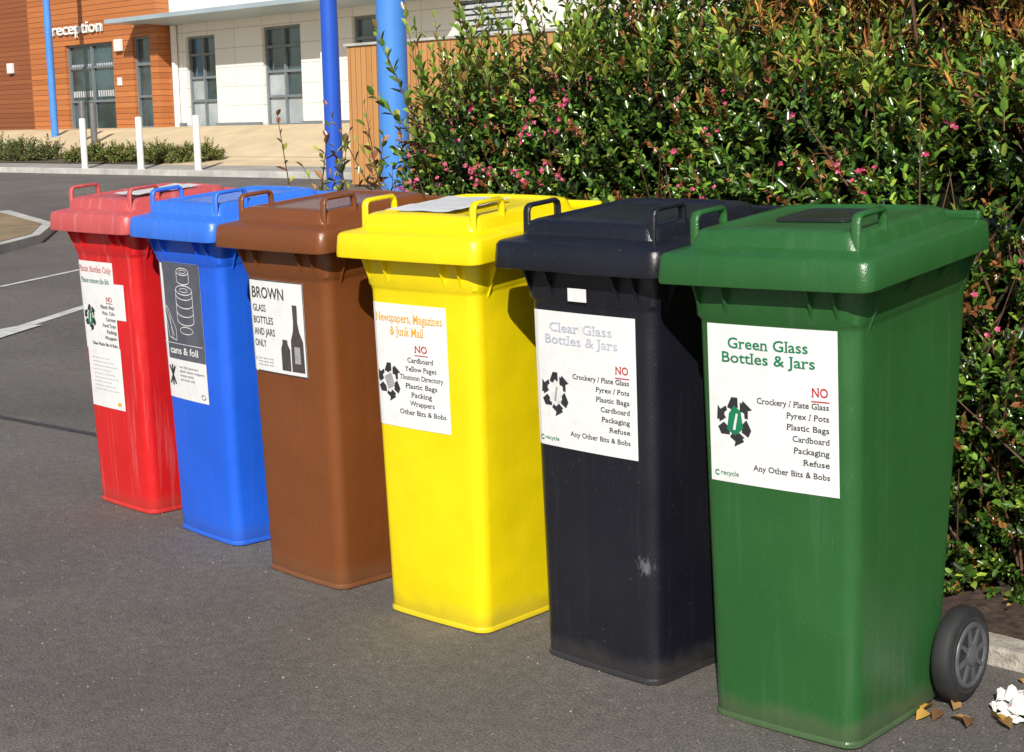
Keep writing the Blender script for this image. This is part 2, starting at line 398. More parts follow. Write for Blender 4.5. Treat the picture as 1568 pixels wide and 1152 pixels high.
def make_bin(loc,rz,mat,lean=0.,flap=False,hmat=None,lidmat=None):
    E=empty('recycling_bin',(loc[0],loc[1],0),(0,lean,rz)); lm=lidmat or mat
    rings=[]
    for z,ins in [(0.0,.012),(.006,.004),(.016,0.),(.05,0.),(.2,0.),(.35,0.),(.5,0.),(.65,0.),(.8,0.),(.862,0),(.870,-.002),(.878,-.007),(.93,-.009),(.965,-.009)]:
        sec=section(hw(z)-ins,yf(z)+ins,yb(z)-ins,R_F if ins>=0 else R_F+.004,bul=BUL)
        rings.append([(x,y,z+(.095*max(0,y-.06) if z>=.862 else 0)) for x,y in sec])
    loft('body',rings,mat,E)
    rings=[]
    for z,ins in [(0.002,-.001),(.004,-.003),(.012,-.003),(.016,-.0005)]:
        sec=section(hw(z)-ins,yf(z)+ins,.38,R_F,bul=BUL); rings.append([(x,y,z) for x,y in sec])
    loft('foot',rings,mat,E)
    vs=[];fs=[]
    def fin(px,py,nx,ny,zt,h=.05,d=.026,t=.004):
        tx,ty=-ny,nx; k=len(vs)
        for s_ in (-t/2,t/2):
            for q,z in ((-.004,zt-h),(-.004,zt),(d,zt),(d,zt-.006)):
                vs.append((px+nx*q+tx*s_,py+ny*q+ty*s_,z))
        fs.extend([(k,k+1,k+2,k+3),(k+7,k+6,k+5,k+4),(k,k+3,k+7,k+4),(k+3,k+2,k+6,k+7),(k+2,k+1,k+5,k+6),(k+1,k,k+4,k+5)])
    for x in (-.172,-.10,.10,.155): fin(x,surf_y(x,.9),0,-1,.95,.090,.034)
    for sd in (-1,1):
        for y,h in ((.11,.11),(.24,.07),(.38,.06),(.50,.10)): fin(sd*hw(.9),y,sd,0,.95+.09*y,h,.036)
    mesh('gussets',vs,fs,mat,E)
    W=.2515;D=.525;S=.095
    rings=[]
    prof=[(.030,.03,.950,.02),(.006,.006,.946,.026),(.001,.001,.948,.028),(0,0,.953,.028),(.001,.001,.975,.028),(.003,.003,1.001,.028),(.007,.007,1.007,.027),(.014,.014,1.0095,.026),
          (.042,.060,1.0115,.028),(.049,.085,1.015,.03),(.055,.095,1.037,.03),(.059,.100,1.044,.03),(.068,.110,1.0475,.028),(.088,.125,1.0485,.024),(.093,.13,1.0445,.022),(.100,.135,1.0415,.020),(.14,.17,1.0415,.015)]
    for ins,insr,z,r in prof:
        sec=section(W-ins,ins,D-insr,r,bul=.004 if ins<.03 else .002)
        rings.append([(x,y,z+S*y+(.006*(1-(x/W)**2) if ins>=.03 and z>1 else 0)) for x,y in sec])
    loft('lid',rings,lm,E)
    boxes('lid_rear_rim',[(-W+.02,W-.02,D-.03,D-.012,1.055,1.076)],lm,E,bevel=.006)
    boxes('hinge_lugs',[(-.17,-.13,D-.03,D+.045,1.012,1.062),(.13,.17,D-.03,D+.045,1.012,1.062),(-.03,.03,D-.03,D+.04,1.012,1.055)],mat,E,bevel=.008)
    tube('rear_handle',[(-.215,D-.02,1.02),(-.215,D+.03,1.045),(-.20,D+.04,1.045),(.20,D+.04,1.045),(.215,D+.03,1.045),(.215,D-.02,1.02)],.0125,hmat or mat,E)
    for sd in (-1,1):
        x=sd*.188; pts=[]
        y0,y1,zb,zt=.062,.165,1.013,1.089
        for y,z in ((y0,zb),(y0,zt-.014),(y0+.003,zt-.005),(y0+.011,zt),(y1-.010,zt+.003),(y1-.003,zt-.002),(y1,zt-.011),(y1+.002,zb+.012)):
            pts.append((x,y,z+.06*(y-y0)))
        t=tube('lid_handle',pts,.0062,lm,E); t.scale=(1.8,1,1); t.location=(-x*.8,0,0)
    if flap:
        rings=[]
        for ins,dz in ((0,.0),(0,.004),(.004,.006),(.02,.0062),(.024,.004),(.04,.004)):
            sec=section(.085-ins,.20+ins,.35-ins,.016,bul=0); rings.append([(x,y,1.0425+.0055+S*y+dz) for x,y in sec])
        loft('deposit_flap',rings,M['dark'],E)
    WY=.488
    for sd in (-1,1):
        xo=sd*.184; w=.046
        pr=[(.060,0),(.094,0),(.102,.005),(.106,.012),(.106,.034),(.102,.041),(.094,w),(.074,w),(.070,w-.004)]
        if sd<0: pr=[(r,-h) for r,h in pr]
        lathe('tyre',pr,M['rubber'],E,40,'X',(xo,WY,.106))
        tr=[]
        for q,k in ((.0865,w+.0012),(.0855,w+.002),(.0835,w+.002),(.0825,w+.0012)): tr.append((q,sd*k))
        lathe('tyre_bead',[(.0865,sd*(w-.002))]+tr,M['hubd'],E,40,'X',(xo,WY,.106))
        # hub: outer ring, recessed dark disc, spokes, cap
        n=40; vs=[];fs=[]
        rp=[(.0745,w-.002),(.0745,w+.003),(.070,w+.006),(.063,w+.005),(.061,w+.0)]
        for r_,h_ in rp:
            for i in range(n):
                a=2*math.pi*i/n; vs.append((xo+sd*h_,WY+r_*math.cos(a),.106+r_*math.sin(a)))
        for j in range(len(rp)-1):
            for i in range(n): fs.append((j*n+i,j*n+(i+1)%n,(j+1)*n+(i+1)%n,(j+1)*n+i))
        mesh('hub_rim',vs,fs,M['hub'],E,True)
        lathe('hub_recess',[(.0625,sd*(w-.004)),(.0625,sd*(w+.0005))],M['hubd'],E,40,'X',(xo,WY,.106))
        lathe('hub_cap',[(.024,sd*w),(.023,sd*(w+.008)),(.014,sd*(w+.011)),(.004,sd*(w+.011))],M['hub'],E,28,'X',(xo,WY,.106))
        vs=[];fs=[]
        for k in range(8):
            a=2*math.pi*k/8+.2; ca,sa=math.cos(a),math.sin(a); q=len(vs)
            for X in (w+.0002,w+.0048):
                for rad,t in ((.018,-.007),(.0635,-.0045),(.0635,.0045),(.018,.007)):
                    vs.append((xo+sd*X,WY+rad*ca-t*sa,.106+rad*sa+t*ca))
            fs+=[tuple(q+i for i in f) for f in BF]
        mesh('spokes',vs,fs,M['hub'],E)
    lathe('axle',[(.011,-.18),(.011,.18)],M['hub'],E,12,'X',(0,WY,.106))
    return E
specs=[((0,0),.0393,'green',True),((-.536,.0186),-.0051,'black',False),((-1.0782,-.0016),.0553,'yellow',False),((-1.6451,.0023),-.012,'brown',False),((-2.2431,.0788),-.0584,'blue',False),((-2.7809,.1109),-.0095,'red',False)]
BINS=[]
for (l,rz,c,fl) in specs:
    if c=='green': l=(-.004,0)
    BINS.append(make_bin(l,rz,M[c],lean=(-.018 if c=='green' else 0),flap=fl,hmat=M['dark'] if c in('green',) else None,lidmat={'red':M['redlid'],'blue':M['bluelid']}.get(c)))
def std_label(E,x0,z1,x1,z0,title,tm,fill):
    label_grid(E,x0,x1,z0,z1,M['paper']); L=Lab(E,x0,z1,x1,z0)
    L.text(title,.17,.145,.066,tm,'l',.62,bold=.012,serif=True); L.text('Bottles & Jars',.12,.235,.066,tm,'l',.72,bold=.012,serif=True)
    L.text('NO',.93,.40,.055,M['ir'],'r',.115,bold=.012,serif=True); L.rect(.81,.425,.94,.432,M['ir'])
    for t,v,w in (('Crockery / Plate Glass',.475,.54),('Pyrex / Pots',.545,.31),('Plastic Bags',.615,.31),('Cardboard',.685,.27),('Packaging',.755,.26),('Refuse',.825,.19)):
        L.text(t,.935,v,.036,M['ik'],'r',w,bold=.008,serif=True)
    L.text('Any Other Bits & Bobs',.935,.90,.036,M['ik'],'r',.58,bold=.008,serif=True)
    L.recycle(.21,.60,.048,M['ik'],fill); L.text('recycle',.085,.955,.03,M['ig'],'l',.15)
    cx=L.x0+.055*L.w; cz=L.z1-.945*L.h
    pts=[(cx+.0065*math.cos(a)*q,cz+.0065*math.sin(a)*q) for q in (1,.6) for a in [math.radians(30+30*i) for i in range(11)]]
    L.add(pts,[(i,i+1,i+12,i+11) for i in range(10)],M['ig'])
    L.done()
std_label(BINS[0],-.157,.865,.150,.530,'Green Glass',M['ig'],M['ig'])
std_label(BINS[1],-.170,.850,.141,.529,'Clear Glass',M['il'],M['iw'])
E=BINS[2]; x0,z1,x1,z0=-.172,.832,.094,.512
label_grid(E,x0,x1,z0,z1,M['paper']); L=Lab(E,x0,z1,x1,z0)
L.text('Newspapers, Magazines',.50,.145,.070,M['io'],'c',.90,bold=.006,serif=True); L.text('& Junk Mail',.47,.25,.070,M['io'],'c',.45,bold=.006,serif=True)
L.text('NO',.66,.375,.055,M['ir'],'c',.16,bold=.012,serif=True); L.rect(.57,.395,.75,.402,M['ir'])
for t,v,w in (('Cardboard',.46,.34),('Yellow Pages',.53,.42),('Thomson Directory',.60,.58),('Plastic Bags',.67,.42),('Packing',.74,.27),('Wrappers',.81,.33),('Other Bits & Bobs',.885,.62)):
    L.text(t,.64,v,.040,M['ik'],'c',w,bold=.006,serif=True)
L.recycle(.20,.63,.046,M['ik']); L.pol([(.13,.60),(.23,.56),(.28,.66),(.18,.70)][::-1],M['igr'],.003); L.done()
E=BINS[3]; x0,z1,x1,z0=-.167,.859,.090,.595
label_grid(E,x0,x1,z0,z1,M['paper']); L=Lab(E,x0,z1,x1,z0)
for a,b,c,d in ((0,0,1,.012),(0,.988,1,1),(0,.012,.012,.988),(.988,.012,1,.988)): L.rect(a,b,c,d,M['ib'])
L.text('BROWN',.06,.20,.12,M['ib'],'l',.60,bold=.012)
for t,v,w in (('GLASS',.345,.25),('BOTTLES',.475,.38),('AND JARS',.60,.40),('ONLY',.725,.22)): L.text(t,.06,v,.075,M['ib'],'l',w,bold=.01)
L.pol([(.80,.24),(.88,.24),(.88,.30),(.875,.42),(.90,.52),(.955,.62),(.96,.95),(.74,.95),(.745,.62),(.79,.52),(.805,.42),(.80,.30)][::-1],M['ib'])
L.pol([(.59,.62),(.68,.62),(.68,.66),(.72,.72),(.72,.95),(.56,.95),(.56,.72),(.59,.66)][::-1],M['ib'])
L.pol([(.80,.68),(.90,.68),(.90,.86),(.80,.86)][::-1],M['igr'],.003)
for k in range(3): L.text('clean glass only',.1,.86+.035*k,.018,M['igr'],'l',.3)
L.text('o',.05,.88,.05,M['igr']); L.done()
E=BINS[4]; x0,z1,x1,z0=-.170,.883,.082,.439
label_grid(E,x0,x1,z0,z1,M['paper']); L=Lab(E,x0,z1,x1,z0)
L.rect(.0,.0,1,.715,M['slate'],.0022)
def ring(L,u,v,ru,rv,mat,t=.0028,a0=0,a1=360):
    n=22; P=[]; 
    for q in (0,1):
        for i in range(n+1):
            a=math.radians(a0+(a1-a0)*i/n); P.append((L.x0+u*L.w+(ru*L.w-q*t)*math.cos(a),L.z1-v*L.h+(rv*L.h-q*t)*math.sin(a)))
    L.add(P,[(i+n+1,i+n+2,i+1,i) for i in range(n)],mat,.0034)
ring(L,.62,.085,.15,.028,M['iw']); ring(L,.62,.085,.08,.014,M['iw'],.002); ring(L,.62,.15,.15,.028,M['iw'],.0028,180,360)
L.line((.475,.085),(.475,.15),.0026,M['iw'],.0037); L.line((.765,.085),(.765,.15),.0026,M['iw'],.0037)
for k,v in enumerate((.215,.275,.335,.395)):
    if k==0: ring(L,.62,v,.20,.036,M['iw']); ring(L,.62,v,.10,.016,M['iw'],.002)
    ring(L,.62,v+.035,.20,.036,M['iw'],.0028,180,360)
L.line((.422,.215),(.422,.43),.0026,M['iw'],.0037); L.line((.818,.215),(.818,.43),.0026,M['iw'],.0037)
ring(L,.62,.50,.16,.028,M['iw'],.0024)
for p,q in (((.10,.36),(.16,.34)),((.10,.36),(.18,.56)),((.16,.34),(.36,.50)),((.18,.56),(.36,.58)),((.36,.50),(.36,.58)),((.13,.35),(.30,.55)),((.22,.40),(.26,.57))): L.line(p,q,.0024,M['iw'],.0034)
for q in ((0.03,.02,.97,.025),(.03,.60,.97,.604)): L.rect(*q,M['iw'],.0034)
L.text('cans & foil',.5,.675,.05,M['iw'],'c',.68,bold=.02)
for p,q in (((.10,.77),(.24,.90)),((.24,.77),(.10,.90)),((.17,.76),(.17,.91))): L.line(p,q,.008,M['ik'],.0026)
for k,(t,w) in enumerate((('no foil packets',.45),('plastic sleeve wrappers',.58),('empty metal',.33),('aerosols only',.36))): L.text(t,.36,.775+.03*k,.018,M['igr'],'l',w,bold=.02)
ring(L,.9,.955,.05,.018,M['ig'],.002); L.done()
E=BINS[5]
x0,z1,x1,z0=-.170,.845,.062,.545
label_grid(E,x0,x1,z0,z1,M['paper']); label_grid(E,.035,.120,.655,.775,M['paper'],.0018,'label_patch')
label_grid(E,-.150,.068,.345,.556,M['paper'],.0016,'notice'); L=Lab(E,x0,z1,x1,z0)
L.text('Plastic Bottles Only',.50,.12,.07,M['ird'],'c',.92,bold=.0,serif=True); L.text('Please remove the lids',.48,.245,.06,M['ig'],'c',.80,bold=.0,serif=True)
L.text('NO',.92,.44,.055,M['ir'],'r',.16,bold=.012,serif=True); L.rect(.75,.455,.93,.463,M['ir'])
for t,v,w in (('Plastic Bags',.52,.38),('Pots, Tubs',.59,.34),('Cartons',.66,.26),('Food Trays',.73,.36),('Packing',.80,.26),('Wrappers',.87,.33)): L.text(t,.97,v,.040,M['ik'],'r',w,serif=True)
L.text('Other Plastic Bits & Bobs',.97,.95,.038,M['ik'],'r',.72); L.recycle(.25,.64,.042,M['ik'],M['ig']); L.done()
L=Lab(E,-.150,.556,.068,.345)
for k in range(9): L.text('please keep this area clean and tidy',.12+.02*(k%3),.20+.065*k,.025,M['igr'],'l',.55+.08*((k*7)%3),bold=-.01)
L.pol([(.80,.88),(.90,.88),(.90,.94),(.80,.94)][::-1],M['io']); L.done()
label_grid(BINS[1],-.045,.012,.878,.908,M['paper'],.012,'bar_code_sticker')
def lid_sheet(E,x0,x1,y0,y1,rot=0,n=10,lines=True):
    vs=[];fs=[]
    for j in range(n+1):
        for i in range(n+1):
            x=x0+(x1-x0)*i/n; y=y0+(y1-y0)*j/n
            vs.append((x,y,1.0485+.0095+.095*y+.0012*math.sin(i*1.3+j*.7)+.0010*math.sin(j*2.1)))
    for j in range(n):
        for i in range(n): a=j*(n+1)+i; fs.append((a,a+1,a+n+2,a+n+1))
    mesh('lid_notice',vs,fs,M['paper'],E,True)
    vs=[];fs=[]
    for k in range(9):
        v,f=text_geo('please do not leave bags or boxes beside',0.0)
        y=y1-(y1-y0)*(.12+.085*k); w=v[:,0].max(); sx=(x1-x0)*.8/w; b=len(vs)
        vs+=[(x0+(x1-x0)*.1+a*sx,y+c*.013,1.0615+.095*y) for a,c in v]; fs+=[tuple(q+b for q in g) for g in f]
    mesh('lid_notice_print',vs,fs,M['igr'],E)
lid_sheet(BINS[2],-.140,.085,.085,.32); lid_sheet(BINS[5],-.02,.16,.12,.36)

# ------------------------------------------------------------ leaves
def leaves(name,P,A,Nrm,Ln,Wd,Cc,mat,parent=None,fold=.18):
    n=len(P); S=np.cross(A,Nrm); S/=np.linalg.norm(S,axis=1)[:,None]+1e-9; U=np.cross(S,A)
    Ln=Ln[:,None];Wd=Wd[:,None]
    V=np.empty((n,6,3))
    V[:,0]=P; V[:,3]=P+A*Ln-U*Ln*.10
    V[:,1]=P+A*Ln*.30+S*Wd*.45+U*Wd*fold; V[:,5]=P+A*Ln*.30-S*Wd*.45+U*Wd*fold
    V[:,2]=P+A*Ln*.70+S*Wd*.42+U*(Wd*fold-Ln*.02); V[:,4]=P+A*Ln*.70-S*Wd*.42+U*(Wd*fold-Ln*.02)
    me=bpy.data.meshes.new(name); me.vertices.add(n*6); me.vertices.foreach_set('co',V.reshape(-1).astype(np.float32))
    me.loops.add(n*8); me.polygons.add(n*2)
    base=np.arange(n)[:,None]*6; li=(base+np.array([0,1,2,3,0,3,4,5])).reshape(-1)
    me.loops.foreach_set('vertex_index',li.astype(np.int32)); me.polygons.foreach_set('loop_start',(np.arange(n*2)*4).astype(np.int32))
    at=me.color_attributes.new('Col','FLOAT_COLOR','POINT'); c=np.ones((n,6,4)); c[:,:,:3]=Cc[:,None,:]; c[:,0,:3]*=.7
    at.data.foreach_set('color',c.reshape(-1).astype(np.float32))
    me.update(calc_edges=True); me.materials.append(mat); o=bpy.data.objects.new(name,me); COL.objects.link(o)
    if parent: o.parent=parent
    return o
def unit(v): return v/(np.linalg.norm(v,axis=-1)[...,None]+1e-9)
def pal(cols,w,n):
    cols=np.array(cols); w=np.array(w,float); w/=w.sum(); c=cols[rng.choice(len(cols),n,p=w)]
    return c*rng.uniform(.7,1.3,(n,1))
def shoots(O,D,L,nl,ll,lw,colf,spread=.9,droop=.0):
    n=len(O); t=np.tile(np.linspace(.1,1,nl),(n,1)); t=t+rng.uniform(-.03,.03,t.shape)
    D=unit(D); P=O[:,None,:]+D[:,None,:]*(t*L[:,None])[:,:,None]
    P[:,:,2]-=droop*(t**2)*L[:,None]
    a=unit(np.cross(D,np.tile([.3,.2,1.],(n,1)))); b=np.cross(D,a)
    ph=np.arange(nl)*2.4; ph=ph[None,:]+rng.uniform(0,6.28,(n,1))
    rad=a[:,None,:]*np.cos(ph)[:,:,None]+b[:,None,:]*np.sin(ph)[:,:,None]
    k=spread*(1.15-.75*t)[:,:,None]
    A=unit(D[:,None,:]*.75+rad*k+rng.normal(0,.18,P.shape))
    Nn=unit(D[:,None,:]*.8-rad*.4+np.array([0,-.15,.5])+rng.normal(0,.2,P.shape))
    sc=rng.uniform(.75,1.25,(n,nl))*(1-.35*np.clip(t,0,1))*rng.uniform(.8,1.25,(n,1)); C=colf(n,nl,t,P)
    return P.reshape(-1,3),A.reshape(-1,3),Nn.reshape(-1,3),(ll*sc).reshape(-1),(lw*sc).reshape(-1),C.reshape(-1,3)
def vnoise(x,z,s,seed=0):
    return (np.sin(x*s*1.3+seed)+np.sin(z*s*1.7+seed*2.1+x*s*.6)+np.sin((x+z)*s*.9+seed*3.3)+np.sin((x-1.4*z)*s*2.3+seed))/4
def ztop(x): return np.interp(x,[-2.65,-2.35,-1.9,-1.3,-.7,-.3,1.5],[1.12,1.32,1.46,1.52,1.46,1.36,1.33])
XL=-2.62
def hy(x,z):
    y=1.03+.10*vnoise(x,z,4,1)+.08*vnoise(x,z,9,2)
    y=y+np.where(x<-2.0,((-2.0-x)/.55)**2*.5,0)
    zt=ztop(x)+.06*vnoise(x,x*0,9,4); q=np.clip((z-(zt-.30))/.30,0,2); y=y+.38*q**2
    y=y+np.clip((.25-z),0,1)*.15
    return y
H=empty('flowering_hedge')
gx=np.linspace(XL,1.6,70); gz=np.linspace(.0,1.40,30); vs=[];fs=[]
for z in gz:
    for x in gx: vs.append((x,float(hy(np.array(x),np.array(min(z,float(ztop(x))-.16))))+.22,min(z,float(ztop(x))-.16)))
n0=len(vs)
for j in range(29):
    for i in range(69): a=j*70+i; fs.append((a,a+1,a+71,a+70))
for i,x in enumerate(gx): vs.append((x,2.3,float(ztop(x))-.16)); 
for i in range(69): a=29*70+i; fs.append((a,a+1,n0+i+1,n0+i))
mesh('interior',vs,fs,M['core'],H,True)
def hedge_cols(n,nl,t,P):
    g=pal([(.050,.12,.017),(.085,.18,.022),(.15,.27,.032),(.022,.055,.012),(.26,.36,.05)],[3,4,2.8,2.2,1.7],n*nl).reshape(n,nl,3)
    cl=(vnoise(P[:,:,0],P[:,:,2],7,5)*.5+.5)[:,:,None]; sh=rng.uniform(.5,1.45,(n,1,1))
    g=g*(.55+.8*cl)*sh
    red=(rng.random((n,1))<.13)[:,:,None]&(t>.5)[:,:,None]
    g=np.where(red,np.array([.26,.10,.035])*rng.uniform(.6,1.2,(n,nl,1)),g)
    br=rng.random((n,nl,1))<.03
    return np.where(br,np.array([.34,.16,.05]),g)
n=4700
x=rng.uniform(XL+.02,1.0,n); x[:int(n*.14)]=rng.uniform(XL,-1.95,int(n*.14)); z=rng.uniform(.0,1,n)*(ztop(x)+.02)
e=.02; gx_=(hy(x+e,z)-hy(x-e,z))/(2*e); gz_=(hy(x,z+e)-hy(x,z-e))/(2*e)
Nr=unit(np.stack([gx_,-np.ones(n),gz_],1)); dep=rng.uniform(0,.17,n)
O=np.stack([x,hy(x,z)+.06+dep,z],1)
D=Nr*.75+np.array([0,0,.8])+rng.normal(0,.38,(n,3))
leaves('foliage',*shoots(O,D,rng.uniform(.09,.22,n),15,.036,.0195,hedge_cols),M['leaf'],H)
n=270; x=np.concatenate([rng.uniform(XL,-1.45,110),rng.uniform(-1.5,1.0,100),rng.uniform(XL-.05,-1.95,60)]); zz=ztop(x)-.12; zz[210:]=rng.uniform(.7,1.25,60)
O=np.stack([x,hy(x,np.minimum(zz,ztop(x)-.25))+rng.uniform(0,.4,n),zz],1)
D=np.stack([rng.normal(0,.2,n),rng.normal(-.08,.2,n),np.ones(n)],1); D[210:,0]-=.7
L=np.where(x<-1.5,rng.uniform(.18,.46,n),rng.uniform(.08,.24,n)); L[210:]=rng.uniform(.15,.34,60)
def ycols(n,nl,t,P): return pal([(.22,.33,.04),(.32,.40,.06),(.13,.24,.035),(.34,.24,.06)],[3,2,3,.8],n*nl).reshape(n,nl,3)
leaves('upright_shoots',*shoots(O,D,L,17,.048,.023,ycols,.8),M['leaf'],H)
def twigs(name,O,D,L,r,mat,par,droop=0):
    D=unit(D);vs=[];fs=[]
    for o,d,l in zip(O,D,L):
        a=np.cross(d,[.3,.2,1.]);a/=np.linalg.norm(a);b=np.cross(d,a)
        for k in range(5):
            t=k/4; c=o+d*l*t-np.array([0,0,droop*t*t*l])
            for i in range(3):
                an=i*2.094; vs.append(c+(a*math.cos(an)+b*math.sin(an))*r*(1-.7*t))
        q=len(vs)-15
        for k in range(4):
            for i in range(3): fs.append((q+k*3+i,q+k*3+(i+1)%3,q+k*3+3+(i+1)%3,q+k*3+3+i))
    return mesh(name,vs,fs,mat,par,True)
twigs('shoot_stems',O,D,L,.003,M['twig'],H)
n=320; x=rng.uniform(XL+.1,1.0,n); z=rng.uniform(.0,.9,n); O=np.stack([x,hy(x,z)+rng.uniform(.04,.16,n),z],1); D=np.stack([rng.normal(0,.5,n),rng.normal(-.2,.25,n),np.ones(n)],1)
twigs('stems',O,D,rng.uniform(.2,.5,n),.0045,M['twig'],H)
def flowers(n,xr,par):
    x=rng.uniform(*xr,n); x[:n//3]=rng.uniform(-2.5,-1.5,n//3); z=rng.uniform(.3,1,n)**.55*(ztop(x)); cs=np.stack([x,hy(x,z)-.05+rng.uniform(-.05,.03,n),z],1)
    P=[];A=[];Nn=[]
    for c in cs:
        for k in range(rng.integers(1,5)):
            q=c+rng.normal(0,.012,3); ax=unit(np.array([.3,-1,.4])+rng.normal(0,.5,3)); a=unit(np.cross(ax,[0,.1,1.])); b=np.cross(ax,a)
            for j in range(5):
                an=j*1.2566; d=a*math.cos(an)+b*math.sin(an); P.append(q); A.append(unit(d+ax*.55)); Nn.append(ax)
    P=np.array(P);m=len(P)
    leaves('flowers',P,np.array(A),np.array(Nn),rng.uniform(.007,.012,m),rng.uniform(.006,.009,m),pal([(.52,.06,.14),(.64,.17,.24),(.36,.03,.09)],[3,2,1.5],m),M['petal'],par,.1)
flowers(170,(-2.45,.9),H)
S1=empty('bronze_leaved_shrub')
n=720; x=rng.uniform(-1.25,1.3,n); O=np.stack([x,rng.uniform(1.36,2.2,n),rng.uniform(1.1,1.85,n)],1)
D=np.stack([rng.normal(0,.5,n),rng.normal(-.4,.4,n),rng.uniform(.3,1.2,n)],1); L=rng.uniform(.2,.45,n)
def bcols(n,nl,t,P):
    sh=rng.uniform(.6,1.3,(n,1,1))
    return pal([(.38,.16,.035),(.50,.26,.05),(.22,.08,.025),(.26,.31,.05),(.42,.38,.08)],[3.4,2.2,2.2,2.8,1.4],n*nl).reshape(n,nl,3)*sh
leaves('foliage',*shoots(O,D,L,18,.078,.0115,bcols,.75,.25),M['leafm'],S1)
twigs('stems',O,D,L,.0028,M['twig'],S1,.25)
n=60; O=np.stack([rng.uniform(-1.9,1.6,n),rng.uniform(1.7,2.2,n),np.zeros(n)],1); D=np.stack([rng.normal(0,.12,n),rng.normal(0,.1,n),np.ones(n)],1)
twigs('canes',O,D,np.full(n,2.1),.012,M['twig'],S1)
n=420; O=np.stack([rng.uniform(-2.0,-1.0,n),rng.uniform(1.5,2.2,n),rng.uniform(1.2,1.75,n)],1); D=np.stack([rng.normal(0,.4,n),rng.normal(-.3,.4,n),rng.uniform(.4,1.2,n)],1)
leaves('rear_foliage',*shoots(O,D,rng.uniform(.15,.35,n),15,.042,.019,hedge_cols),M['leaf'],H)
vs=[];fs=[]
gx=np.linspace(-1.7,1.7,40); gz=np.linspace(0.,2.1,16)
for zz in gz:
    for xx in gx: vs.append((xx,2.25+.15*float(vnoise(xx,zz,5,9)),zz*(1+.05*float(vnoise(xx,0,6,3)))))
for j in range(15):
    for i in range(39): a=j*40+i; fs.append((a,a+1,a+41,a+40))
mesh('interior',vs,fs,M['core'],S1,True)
S2=empty('sparse_shrub')
n=44; O=np.stack([rng.uniform(-3.45,-2.65,n),rng.uniform(1.3,1.8,n),rng.uniform(.4,1.0,n)],1); D=np.stack([rng.normal(0,.28,n),rng.normal(-.05,.2,n),np.ones(n)],1); L=rng.uniform(.3,.6,n); L[O[:,0]<-3.1]*=.7
def scols(n,nl,t,P): return pal([(.28,.34,.05),(.38,.38,.08),(.30,.12,.05),(.13,.20,.03),(.40,.22,.09)],[3,2,2,2,1.5],n*nl).reshape(n,nl,3)
leaves('foliage',*shoots(O,D,L,10,.055,.03,scols,1.0),M['leaf'],S2); twigs('stems',O,D,L,.004,M['twig'],S2)
n=10; O2=np.stack([rng.uniform(-3.3,-2.8,n),rng.uniform(1.4,1.7,n),np.zeros(n)],1); twigs('trunks',O2,np.stack([rng.normal(0,.1,n),rng.normal(0,.1,n),np.ones(n)],1),np.full(n,.8),.011,M['twig'],S2)

# soil strip, edging
boxes('kerb',[(-3.3+.915*i,-3.3+.915*i+.908,.745,.845,-.05,.045) for i in range(7)],M['concrete'],None,.008)
vs=[];fs=[];nx_,ny_=120,20
for j in range(ny_+1):
    for i in range(nx_+1):
        xx=-3.6+7.5*i/nx_; yy=.848+2.0*j/ny_; vs.append((xx,yy,.035+tz(yy)+.018*float(vnoise(xx,yy,13,2))+random.uniform(-.006,.006)))
for j in range(ny_):
    for i in range(nx_): a=j*(nx_+1)+i; fs.append((a,a+1,a+nx_+2,a+nx_+1))
mesh('soil_bed',vs,fs,M['soil'])
n=150; P=np.stack([rng.uniform(-2.5,1.2,n),rng.uniform(.86,1.25,n),rng.uniform(.045,.07,n)],1)
P[:20,1]=rng.uniform(.5,.74,20); P[:20,2]=.006
P[:8]=np.array([[.17,.38,.006],[.19,.40,.008],[.16,.42,.006],[.21,.42,.008],[.22,.385,.006],[.28,.45,.008],[.31,.44,.01],[.26,.40,.01]])
A=unit(np.stack([rng.normal(0,1,n),rng.normal(0,1,n),rng.normal(.1,.15,n)],1)); Nn=unit(np.stack([rng.normal(0,.3,n),rng.normal(0,.3,n),np.ones(n)],1))
ll=rng.uniform(.015,.032,n); ll[:8]=.055
leaves('fallen_leaves',P,A,Nn,ll,ll*.5,pal([(.60,.36,.08),(.42,.24,.09),(.20,.10,.05)],[2,2,1.5],n),M['leafm'],None,.3)
vs=[];fs=[]
rl=random.Random(4)
for (cx,cy,sz,rot,h) in ((.285,.545,.036,.3,.036),(.315,.505,.032,1.1,.028),(.335,.555,.040,2.0,.038),(.28,.50,.024,.7,.016),(.36,.51,.038,1.6,.028),(.31,.475,.020,.1,.014),(.335,.46,.016,1.1,.010),(.30,.60,.026,.5,.02)):
    n=9;k=len(vs); F=[(rl.uniform(0,6.28),rl.uniform(1.5,4.5),rl.uniform(0,6.28)) for _ in range(5)]
    for j in range(n+1):
        for i in range(n+1):
            a=(i/n-.5)*2;b_=(j/n-.5)*2; zz=sum(abs(math.sin((a*math.cos(t)+b_*math.sin(t))*q+p)) for t,q,p in F)/5
            rr=.62+.5*zz*rl.uniform(.85,1.1); X=a*sz*rr;Y=b_*sz*rr
            vs.append((cx+X*math.cos(rot)-Y*math.sin(rot),cy+X*math.sin(rot)+Y*math.cos(rot),max(.004,h*1.9*(zz-.2)*(1.15-.5*(a*a+b_*b_)**.5))+rl.uniform(0,.005)))
    for j in range(n):
        for i in range(n): a=k+j*(n+1)+i; fs+=[(a,a+1,a+n+2),(a,a+n+2,a+n+1)]
mm,nt,b=newmat('napkin_paper'); v=obj_coord(nt); c=mix(nt,ramp(nt,noise(nt,v,30,2),[(.62,(0,0,0)),(.66,(.8,)*3)]).outputs[0],(.78,.77,.75),(.55,.12,.10)); nt.links.new(c,b.inputs['Base Color']); b.inputs['Roughness'].default_value=.7
mesh('paper_litter',vs,fs,mm)
vs=[];fs=[]
